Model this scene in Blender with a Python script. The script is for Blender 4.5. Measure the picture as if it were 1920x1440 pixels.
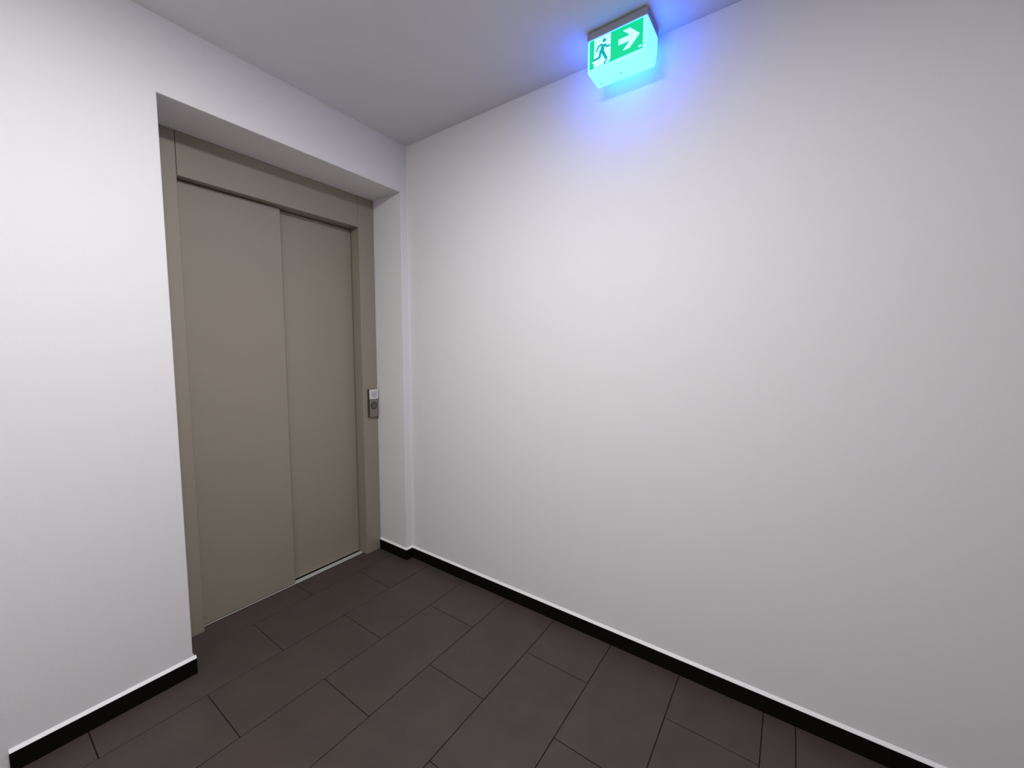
import bpy, bmesh, math, random
from mathutils import Matrix, Vector
for o in list(bpy.data.objects): bpy.data.objects.remove(o)
scene = bpy.context.scene
COL = scene.collection
random.seed(7)

# ------------------------------------------------------------------ camera
# X runs along the lift wall (Y = 0), the right-hand wall is X = 0, floor is Z = 0
F_PX, YAW, PITCH, ROLL = 747.36, 0.95972, -0.08163, 0.00413
CAM = Vector((-1.6844, -1.9689, 1.3400))
fw = Vector((math.sin(YAW)*math.cos(PITCH), math.cos(YAW)*math.cos(PITCH), math.sin(PITCH)))
rt = Vector((math.cos(YAW), -math.sin(YAW), 0)); up = rt.cross(fw)
rt, up = math.cos(ROLL)*rt + math.sin(ROLL)*up, -math.sin(ROLL)*rt + math.cos(ROLL)*up
cam = bpy.data.cameras.new('camera'); cam_o = bpy.data.objects.new('camera', cam); COL.objects.link(cam_o)
cam.sensor_fit = 'HORIZONTAL'; cam.sensor_width = 36; cam.lens = F_PX/1920*36; cam.clip_start = 0.01
m = Matrix((rt, up, -fw)).transposed().to_4x4(); m.translation = CAM
cam_o.matrix_world = m
scene.camera = cam_o

# ------------------------------------------------------------------ light set-up
w = bpy.data.worlds.new('world'); scene.world = w; w.use_nodes = True
w.node_tree.nodes['Background'].inputs[0].default_value = (0, 0, 0, 1)      # windowless lobby
vs = scene.view_settings
vs.view_transform = 'Standard'; vs.look = 'None'; vs.gamma = 1; vs.use_curve_mapping = False
vs.exposure = 0.0
LAMP_XY = (-1.42, -1.31); LAMP_STRENGTH = 116.0; LAMP_COLOUR = (1.0, 0.982, 0.985)
LAMP_LIP = 0.021                                        # rim of the ceiling lamp hangs this far below the ceiling
SIGN_GLOW = (0.20, 1.35, 9.0)

# ------------------------------------------------------------------ dimensions
S, W, ZT, D, H = 0.047, 1.121, 2.288, 0.263, 2.566      # strip right of opening, opening width, top, depth, ceiling
HS, T = 0.066, 0.010                                    # skirting height, thickness
XO0, XO1 = -S-W, -S                                     # opening left / right
FL, FR, FT = -1.048, -0.157, 2.100                      # lift frame inner edges
LEAF1, LEAF2 = 0.311, 0.343                             # fronts of the two door leaves
SILL_Y = 0.3085
X_LEFT, Y_BACK = -2.4, -5.2
X_SKIRT_END = -1.644

# ------------------------------------------------------------------ materials
def mat(name, col, rough=0.6, spec=0.5, metal=0.0, emit=None, estr=1.0, bump=None, vary=None):
    mt = bpy.data.materials.new(name); mt.use_nodes = True
    nt = mt.node_tree; b = nt.nodes['Principled BSDF']
    b.inputs['Base Color'].default_value = (*col, 1); b.inputs['Roughness'].default_value = rough
    b.inputs['Specular IOR Level'].default_value = spec; b.inputs['Metallic'].default_value = metal
    tc = nt.nodes.new('ShaderNodeTexCoord')
    if emit:
        b.inputs['Emission Color'].default_value = (*emit, 1); b.inputs['Emission Strength'].default_value = estr
    if vary:
        amt, sc = vary
        n = nt.nodes.new('ShaderNodeTexNoise'); n.inputs['Scale'].default_value = sc; n.inputs['Detail'].default_value = 5
        r = nt.nodes.new('ShaderNodeValToRGB')
        r.color_ramp.elements[0].position = 0.3; r.color_ramp.elements[1].position = 0.7
        r.color_ramp.elements[0].color = (*[c*(1-amt) for c in col], 1)
        r.color_ramp.elements[1].color = (*[c*(1+amt) for c in col], 1)
        nt.links.new(tc.outputs['Object'], n.inputs['Vector']); nt.links.new(n.outputs['Fac'], r.inputs['Fac'])
        nt.links.new(r.outputs['Color'], b.inputs['Base Color'])
    if bump:
        stg, sc, dist = bump
        n = nt.nodes.new('ShaderNodeTexNoise'); n.inputs['Scale'].default_value = sc; n.inputs['Detail'].default_value = 3
        bp = nt.nodes.new('ShaderNodeBump'); bp.inputs['Strength'].default_value = stg; bp.inputs['Distance'].default_value = dist
        nt.links.new(tc.outputs['Object'], n.inputs['Vector']); nt.links.new(n.outputs['Fac'], bp.inputs['Height'])
        nt.links.new(bp.outputs['Normal'], b.inputs['Normal'])
    return mt
M = dict(
    wall=mat('white_wall_paint', (0.80, 0.785, 0.79), 0.85, 0.25, bump=(0.25, 170, 0.001)),
    ceiling=mat('white_ceiling_paint', (0.74, 0.735, 0.74), 0.9, 0.2, bump=(0.2, 140, 0.001)),
    tile=mat('anthracite_stoneware', (0.064, 0.049, 0.044), 0.5, 0.35, vary=(0.10, 9), bump=(0.15, 90, 0.0008)),
    grout=mat('dark_grout', (0.016, 0.012, 0.012), 0.95, 0.1),
    skirt=mat('dark_skirting_tile', (0.005, 0.003, 0.003), 0.6, 0.12),
    sealant=mat('white_sealant', (0.93, 0.92, 0.92), 0.5, 0.4),
    steel=mat('beige_grey_lacquered_steel', (0.315, 0.280, 0.220), 0.38, 0.5, bump=(0.06, 420, 0.0004)),
    sill=mat('brushed_aluminium', (0.66, 0.67, 0.65), 0.4, 0.5, metal=0.15),
    groove=mat('black_groove', (0.01, 0.01, 0.01), 0.8, 0.2),
    light_block=mat('dark_light_block', (0.03, 0.03, 0.03), 0.9, 0.1),
    steel_plate=mat('brushed_steel_plate', (0.30, 0.28, 0.25), 0.35, 0.5, metal=0.7),
    plate_dark=mat('dark_plastic_and_shade', (0.05, 0.047, 0.045), 0.5, 0.4),
    button=mat('dull_purple_grey_button', (0.15, 0.13, 0.13), 0.35, 0.5, metal=0.3),
    display=mat('pale_grey_display_rim', (0.72, 0.73, 0.68), 0.4, 0.5),
    glass=mat('pale_display_glass', (0.50, 0.53, 0.57), 0.15, 0.5),
    housing=mat('grey_plastic_housing', (0.34, 0.32, 0.34), 0.5, 0.4),
    shadow_gap=mat('black_shadow_gap', (0.012, 0.012, 0.012), 0.8, 0.2),
    diffuser=mat('lit_opal_diffuser', (0.35, 0.45, 0.5), 0.35, 0.5, emit=SIGN_GLOW, estr=1.0),
    green=mat('lit_green_legend', (0.004, 0.15, 0.07), 0.35, 0.4, emit=(0.0, 0.66, 0.27), estr=1.0),
    figure=mat('lit_teal_figure', (0.005, 0.1, 0.09), 0.35, 0.4, emit=(0.0, 0.40, 0.36), estr=1.0),
    white=mat('lit_white_legend', (0.4, 0.5, 0.5), 0.35, 0.4, emit=(0.45, 0.85, 3.0), estr=1.0),
    lamp_body=mat('white_lamp_metal', (0.8, 0.8, 0.8), 0.4, 0.5),
    lamp=mat('lit_opal_lamp', (0.8, 0.8, 0.8), 0.4, 0.5, emit=LAMP_COLOUR, estr=LAMP_STRENGTH),
)

# ------------------------------------------------------------------ helpers
def link(name, bm, mt, parent=None, smooth=False):
    me = bpy.data.meshes.new(name)
    bmesh.ops.recalc_face_normals(bm, faces=bm.faces)
    bm.to_mesh(me); bm.free()
    me.materials.append(M[mt])
    if smooth:
        for p in me.polygons: p.use_smooth = True
    o = bpy.data.objects.new(name, me); COL.objects.link(o)
    if parent: o.parent = parent
    return o
def add_box(bm, a, b, bevel=0.0, seg=1):
    x0, x1 = sorted((a[0], b[0])); y0, y1 = sorted((a[1], b[1])); z0, z1 = sorted((a[2], b[2]))
    v = [bm.verts.new(p) for p in ((x0,y0,z0),(x1,y0,z0),(x1,y1,z0),(x0,y1,z0),(x0,y0,z1),(x1,y0,z1),(x1,y1,z1),(x0,y1,z1))]
    fs = [bm.faces.new([v[i] for i in q]) for q in ((3,2,1,0),(4,5,6,7),(0,1,5,4),(1,2,6,5),(2,3,7,6),(3,0,4,7))]
    if bevel:
        es = list({e for f in fs for e in f.edges})
        bmesh.ops.bevel(bm, geom=es, offset=bevel, segments=seg, affect='EDGES', profile=0.5)
def box(name, a, b, mt, parent=None, bevel=0.0, seg=1):
    bm = bmesh.new(); add_box(bm, a, b, bevel, seg); return link(name, bm, mt, parent)
def prism(name, pts, axis, lo, hi, mt, parent=None, bevel=0.0, seg=2):
    """closed outline pts in the two other axes (cyclic order), extruded along axis from lo to hi"""
    bm = bmesh.new(); n = len(pts)
    def P(q, t):
        c = [q[0], q[1]]; c.insert(axis, t); return c
    A = [bm.verts.new(P(q, lo)) for q in pts]; B = [bm.verts.new(P(q, hi)) for q in pts]
    bm.faces.new(A); bm.faces.new(list(reversed(B)))
    for i in range(n): bm.faces.new((A[i], B[i], B[(i+1) % n], A[(i+1) % n]))
    if bevel: bmesh.ops.bevel(bm, geom=list(bm.edges), offset=bevel, segments=seg, affect='EDGES', profile=0.5)
    return link(name, bm, mt, parent)
def lathe(name, prof, centre, axis, mt, parent=None, n=48, smooth=True):
    """profile (radius, height) turned round axis ('z' or '-y')"""
    bm = bmesh.new(); rings = []
    for r, h in prof:
        ring = []
        for i in range(n):
            a = 2*math.pi*i/n
            d = (r*math.cos(a), r*math.sin(a), h) if axis == 'z' else (r*math.cos(a), -h, r*math.sin(a))
            ring.append(bm.verts.new([centre[k]+d[k] for k in range(3)]))
        rings.append(ring)
    for A, B in zip(rings, rings[1:]):
        for i in range(n): bm.faces.new((A[i], A[(i+1) % n], B[(i+1) % n], B[i]))
    bm.faces.new(rings[0]); bm.faces.new(rings[-1])
    return link(name, bm, mt, parent, smooth=False)
def tag(o, label=None, cat=None, kind=None, group=None):
    if label: o['label'] = label
    if cat: o['category'] = cat
    if kind: o['kind'] = kind
    if group: o['group'] = group
    return o
def empty(name, loc=(0, 0, 0)):
    o = bpy.data.objects.new(name, None); o.empty_display_size = 0.1; COL.objects.link(o)
    return o

# ------------------------------------------------------------------ room shell
TH = 0.15
floor = tag(box('floor', (X_LEFT-TH, Y_BACK-TH, -0.12), (TH, 0.50, -0.0025), 'grout'),
            'dark anthracite tiled floor in running bond', 'floor', 'structure')
ceiling = tag(box('ceiling', (X_LEFT-TH, Y_BACK-TH, H), (TH, 0.50, H+0.15), 'ceiling'),
              'plain white painted ceiling', 'ceiling', 'structure')
tag(box('wall_right', (0, Y_BACK-TH, 0), (TH, 0.50, H), 'wall'),
    'blank white wall with the exit sign above it', 'wall', 'structure')
tag(box('wall_left', (X_LEFT-TH, Y_BACK-TH, 0), (X_LEFT, 0.50, H), 'wall'),
    'plain white wall on the far left out of view', 'wall', 'structure')
tag(box('wall_back', (X_LEFT, Y_BACK-TH, 0), (0, Y_BACK, H), 'wall'),
    'plain white wall behind the viewer', 'wall', 'structure')
# lift wall: one slab with the deep opening cut through it, arrises slightly rounded
bm = bmesh.new(); Y1 = 0.50
outer = [(X_LEFT, 0), (XO0, 0), (XO0, ZT), (XO1, ZT), (XO1, 0), (0, 0), (0, H), (X_LEFT, H)]
A = [bm.verts.new((x, 0, z)) for x, z in outer]; B = [bm.verts.new((x, Y1, z)) for x, z in outer]
def quads(V): return [(V[0], V[1], V[2], V[7]), (V[2], V[3], V[6], V[7]), (V[3], V[4], V[5], V[6])]
for q in quads(A): bm.faces.new(q)
for q in quads(B): bm.faces.new(list(reversed(q)))
for i in range(8): bm.faces.new((A[i], B[i], B[(i+1) % 8], A[(i+1) % 8]))
edge = [e for e in bm.edges if {e.verts[0], e.verts[1]} in ({A[1], A[2]}, {A[2], A[3]}, {A[3], A[4]})]
bmesh.ops.bevel(bm, geom=edge, offset=0.003, segments=2, affect='EDGES', profile=0.5)
tag(link('wall_front', bm, 'wall'), 'white wall with the deep opening around the lift door', 'wall', 'structure')
tag(box('wall_light_block', (XO0, 0.46, 0), (XO1, 0.50, ZT), 'light_block'), 'unseen dark panel added behind the closed lift door to block light', 'wall', 'structure')  # unseen panel, added to stop light behind the leaves

# ------------------------------------------------------------------ floor tiles (children of the floor)
GAP = 0.0032; TL = 0.583
rows = [(0.129, SILL_Y, -0.600), (-0.168, 0.129, -0.308), (-0.465, -0.168, -0.592), (-0.762, -0.465, -0.286),
        (-1.061, -0.762, -0.569), (-1.356, -1.061, -0.268), (-1.651, -1.356, -0.547), (-1.948, -1.651, -0.243),
        (-2.046, -1.948, -0.53)]
y = -2.046; k = 0
while y > Y_BACK:
    rows.append((max(y-0.297, Y_BACK), y, (-0.23, -0.52)[k % 2])); y -= 0.297; k += 1
for y0, y1, xj in rows:
    lo, hi = (X_LEFT, 0.0) if y0 < 0 else (XO0, XO1)
    x = xj
    while x < hi: x += TL
    while x > lo:
        a, b = max(x-TL, lo), min(x, hi)
        if b-a > 0.012:
            box('floor_tile', (a+GAP/2, y0+GAP/2, -0.012), (b-GAP/2, y1-GAP/2, random.uniform(-0.0004, 0.0)), 'tile', floor, bevel=0.0007)
        x -= TL

# ------------------------------------------------------------------ skirting tiles with a white sealant bead on top
def bead_run(parent, p0, p1, inward):
    """triangular fillet on top of a skirting run; inward = unit vector from wall into room"""
    bm = bmesh.new(); ends = []
    for p in (p0, p1):
        x, yy = p
        ends.append([bm.verts.new((x, yy, HS)), bm.verts.new((x+inward[0]*(T-0.0005), yy+inward[1]*(T-0.0005), HS)),
                     bm.verts.new((x+inward[0]*(T-0.0005), yy+inward[1]*(T-0.0005), HS+0.001)), bm.verts.new((x, yy, HS+0.011))])
    A, B = ends
    bm.faces.new(A); bm.faces.new(list(reversed(B)))
    for i in range(4): bm.faces.new((A[i], B[i], B[(i+1) % 4], A[(i+1) % 4]))
    o = link('sealant_bead', bm, 'sealant', parent); o['label'] = 'white sealant bead along the top'
SG = 0.001
bf = tag(empty('baseboard_front'), 'near-black tile skirting on the lift wall and round its opening', 'skirting', 'structure')
xs = [X_SKIRT_END, XO0+T]
box('skirting_tile', (X_SKIRT_END, -T, 0), (XO0+T, 0, HS), 'skirt', bf, bevel=0.0006)
box('skirting_tile', (XO0, SG, 0), (XO0+T, D-0.001, HS), 'skirt', bf, bevel=0.0006)
box('skirting_tile', (XO1-T, SG, 0), (XO1, D-0.001, HS), 'skirt', bf, bevel=0.0006)
box('skirting_tile', (XO1-T, -T, 0), (-T-SG, 0, HS), 'skirt', bf, bevel=0.0006)
bead_run(bf, (X_SKIRT_END, 0), (XO0+T, 0), (0, -1))
bead_run(bf, (XO0, 0), (XO0, D-0.001), (1, 0))
bead_run(bf, (XO1, -T+0.0005), (XO1, D-0.001), (-1, 0))
bead_run(bf, (XO1-T, 0), (-T, 0), (0, -1))
br = tag(empty('baseboard_right'), 'near-black tile skirting along the blank right-hand wall', 'skirting', 'structure')
ys = [0.0, -0.50, -1.10, -1.70, -2.30, -2.90, -3.50, Y_BACK+0.001]
for a, b in zip(ys, ys[1:]):
    box('skirting_tile', (-T, b+SG/2, 0), (0, a-SG/2, HS), 'skirt', br, bevel=0.0006)
bead_run(br, (0, 0), (0, Y_BACK), (-1, 0))

bl = tag(empty('baseboard_left'), 'near-black tile skirting along the left wall out of view', 'skirting', 'structure')
yy = 0.0
while yy > Y_BACK+0.05:
    box('skirting_tile', (X_LEFT, max(yy-0.6, Y_BACK)+SG/2, 0), (X_LEFT+T, yy-SG/2, HS), 'skirt', bl, bevel=0.0006); yy -= 0.6
bead_run(bl, (X_LEFT, 0), (X_LEFT, Y_BACK), (1, 0))
bb = tag(empty('baseboard_back'), 'near-black tile skirting along the wall behind the viewer', 'skirting', 'structure')
xx = X_LEFT+T
while xx < -T-0.05:
    box('skirting_tile', (xx+SG/2, Y_BACK, 0), (min(xx+0.6, -T)-SG/2, Y_BACK+T, HS), 'skirt', bb, bevel=0.0006); xx += 0.6
bead_run(bb, (X_LEFT+T, Y_BACK), (-T, Y_BACK), (0, 1))

# ------------------------------------------------------------------ lift door
door = tag(empty('door_1'), 'closed beige-grey two-panel sliding lift door set deep in the white wall', 'lift door', 'structure')
FB = 0.40                                               # back of frame
SM = 0.0012                                             # seam half-width
box('frame_post', (XO0+0.0015, D, 0), (FL, FB, ZT-0.0015), 'steel', door, bevel=0.0012)
box('frame_post', (FR, D, 0), (XO1-0.0015, FB, ZT-0.0015), 'steel', door, bevel=0.0012)
header = box('frame_header', (FL+2*SM, D+0.001, FT), (FR-0.0006, FB, ZT-0.0015), 'steel', door, bevel=0.0012)
XM = -0.598                                             # meeting edge of the two leaves
box('door_leaf', (FL+0.004, LEAF1, 0.004), (XM, LEAF1+0.024, FT-0.0045), 'steel', door, bevel=0.0015)
box('door_leaf', (XM-0.05, LEAF2, 0.008), (FR-0.004, LEAF2+0.024, FT-0.0045), 'steel', door, bevel=0.0015)
sill = box('door_sill', (FL, SILL_Y, -0.02), (FR, FB+0.03, -0.0002), 'sill', door)
sill['label'] = 'bright metal threshold under the leaves'
box('sill_groove', (FL, SILL_Y+0.0145, -0.004), (FR, SILL_Y+0.0165, 0.0), 'groove', sill)
box('sill_groove', (FL, LEAF2-0.002, -0.004), (FR, LEAF2+0.016, 0.0), 'groove', sill)

# ------------------------------------------------------------------ call button panel on the right-hand post
cp = tag(empty('call_button_panel'), 'slim metal call panel with pale square display on the right door post', 'call panel')
CX0, CX1, CZ0, CZ1, CT = -0.123, -0.059, 0.912, 1.091, 0.020
cp.location = (0, 0, 0)
box('back_box', (CX0-0.001, D-0.015, CZ0-0.001), (CX1+0.001, D, CZ1+0.001), 'plate_dark', cp, bevel=0.001)  # dark colour stands in for the shaded side of the panel
box('face_plate', (CX0+0.001, D-CT, CZ0), (CX1, D-0.015, 1.0255), 'steel_plate', cp, bevel=0.0015, seg=2)
dp = box('display', (CX0+0.001, D-CT-0.003, 1.0275), (CX1, D-0.015, CZ1), 'display', cp, bevel=0.0015, seg=2)
box('display_glass', (CX0+0.012, D-CT-0.0036, 1.039), (CX1-0.012, D-CT-0.003, CZ1-0.013), 'glass', dp)
bc = ((CX0+CX1)/2, D-CT, 0.985)
bt = lathe('push_button', [(0.019, -0.001), (0.019, 0.0025), (0.0175, 0.0032), (0.0001, 0.0034)], bc, '-y', 'button', cp, 32)
lathe('button_ring', [(0.0245, -0.001), (0.0245, 0.0008), (0.0225, 0.0012), (0.0195, 0.0012), (0.0195, -0.001)], bc, '-y', 'plate_dark', bt, 32)

# ------------------------------------------------------------------ exit sign under the ceiling
es = tag(empty('exit_sign'), 'lit green emergency exit sign box with running figure and arrow', 'exit sign')
EX, EY0, EY1, EZ0 = -0.170, -1.258, -1.490, 2.417
box('shadow_gap', (EX+0.004, EY0-0.004, H-0.003), (-0.040, EY1+0.004, H), 'shadow_gap', es)  # black strip painted as the shadow gap between housing and ceiling
prism('housing', [(EX-0.001, H-0.003), (EX-0.001, 2.536), (-0.036, 2.536), (-0.034, H-0.003)], 1, EY1, EY0, 'housing', es, bevel=0.002)
# front face vertical, back face leaning in towards the bottom
dif = prism('diffuser', [(EX, 2.537), (EX, EZ0), (-0.063, EZ0), (-0.040, 2.480), (-0.037, 2.537)], 1, EY1+0.001, EY0-0.002, 'diffuser', es, bevel=0.005, seg=3)
dif['label'] = 'glowing pale blue translucent cover'
for sx, sy in ((-0.1035, -1.371), (-0.0856, -1.2846)):
    lathe('screw', [(0.0026, 0.0004), (0.0026, -0.0008), (0.0001, -0.0010)], (sx, sy, EZ0), 'z', 'plate_dark', es, 12)
PY0, PY1, PZ0, PZ1 = -1.2695, -1.4745, 2.4275, 2.5305
panel = box('legend_panel', (EX-0.0015, PY1, PZ0), (EX+0.002, PY0, PZ1), 'green', es)
panel['label'] = 'green legend panel with white arrow and running figure'
def leg(name, pts, mt, lift):
    return prism(name, pts, 0, EX-0.0015-lift, EX-0.001, mt, panel)
leg('doorway_field', [(-1.2885, PZ1-0.001), (-1.3535, PZ1-0.001), (-1.3545, 2.4400), (-1.3460, 2.4285), (-1.2875, 2.4285), (-1.2875, 2.4440), (-1.2810, 2.4470), (-1.2800, 2.4510), (-1.2875, 2.4520)], 'white', 0.0003)
leg('arrow', [(-1.4629, 2.4815), (-1.4270, 2.5155), (-1.4008, 2.5155), (-1.4270, 2.4910), (-1.3843, 2.4910), (-1.3843, 2.4715), (-1.4270, 2.4715), (-1.4010, 2.4465), (-1.4270, 2.4465)], 'white', 0.0003)
# running figure: limbs as tapered strokes merged in one mesh
bm = bmesh.new()
def stroke(path, ws, x=EX-0.0023):
    for (p, q), (w0, w1) in zip(zip(path, path[1:]), zip(ws, ws[1:])):
        d = Vector((q[0]-p[0], q[1]-p[1])).normalized(); n = Vector((-d.y, d.x))
        c = [(p[0]+n.x*w0, p[1]+n.y*w0), (p[0]-n.x*w0, p[1]-n.y*w0), (q[0]-n.x*w1, q[1]-n.y*w1), (q[0]+n.x*w1, q[1]+n.y*w1)]
        A = [bm.verts.new((x, *v)) for v in c]; B = [bm.verts.new((EX-0.001, *v)) for v in c]
        bm.faces.new(A); bm.faces.new(B[::-1])
        for i in range(4): bm.faces.new((A[i], B[i], B[(i+1) % 4], A[(i+1) % 4]))
def blob(cy, cz, r, x=EX-0.0023, n=20):
    A = [bm.verts.new((x, cy+r*math.cos(2*math.pi*i/n), cz+r*math.sin(2*math.pi*i/n))) for i in range(n)]
    B = [bm.verts.new((EX-0.001, v.co.y, v.co.z)) for v in A]
    bm.faces.new(A); bm.faces.new(B[::-1])
    for i in range(n): bm.faces.new((A[i], B[i], B[(i+1) % n], A[(i+1) % n]))
blob(-1.3288, 2.5130, 0.0070)
stroke([(-1.3262, 2.5000), (-1.3240, 2.4900), (-1.3180, 2.4770)], [0.0095, 0.0080, 0.0070])
stroke([(-1.3200, 2.5030), (-1.3065, 2.4985), (-1.2965, 2.4830)], [0.0033, 0.0032, 0.0030]); blob(-1.3065, 2.4985, 0.0032)
stroke([(-1.3310, 2.4990), (-1.3395, 2.4865), (-1.3535, 2.4860)], [0.0033, 0.0032, 0.0028]); blob(-1.3395, 2.4865, 0.0032)
stroke([(-1.3200, 2.4800), (-1.3395, 2.4420)], [0.0060, 0.0050])
stroke([(-1.3155, 2.4800), (-1.3105, 2.4580), (-1.2840, 2.4555)], [0.0056, 0.0042, 0.0034]); blob(-1.3105, 2.4580, 0.0042)
stroke([(-1.3290, 2.4285), (-1.3345, 2.4365), (-1.3440, 2.4370)], [0.0034, 0.0026, 0.0014])
link('running_figure', bm, 'figure', panel)
for my, mr in ((-1.4620, 0.0026), (-1.4680, 0.0032)):
    bm = bmesh.new(); stroke([(my-mr, 2.4345), (my+mr, 2.4395)], [0.0022, 0.0022], EX-0.0019)
    link('maker_mark', bm, 'white', panel)

# ------------------------------------------------------------------ round ceiling lamp above the viewer (the light of the lobby)
cl = tag(empty('ceiling_lamp'), 'round white ceiling lamp with glowing opal cover', 'lamp')
c = (*LAMP_XY, H)
lathe('lamp_base', [(0.010, 0.0), (0.205, 0.0), (0.205, -LAMP_LIP+0.004), (0.201, -LAMP_LIP), (0.186, -LAMP_LIP), (0.182, -LAMP_LIP+0.004), (0.182, -0.012), (0.010, -0.012)], c, 'z', 'lamp_body', cl)
lathe('lamp_cover', [(0.178, -0.0125), (0.178, -0.020), (0.160, -0.027), (0.110, -0.032), (0.050, -0.0345), (0.0001, -0.035)], c, 'z', 'lamp', cl)
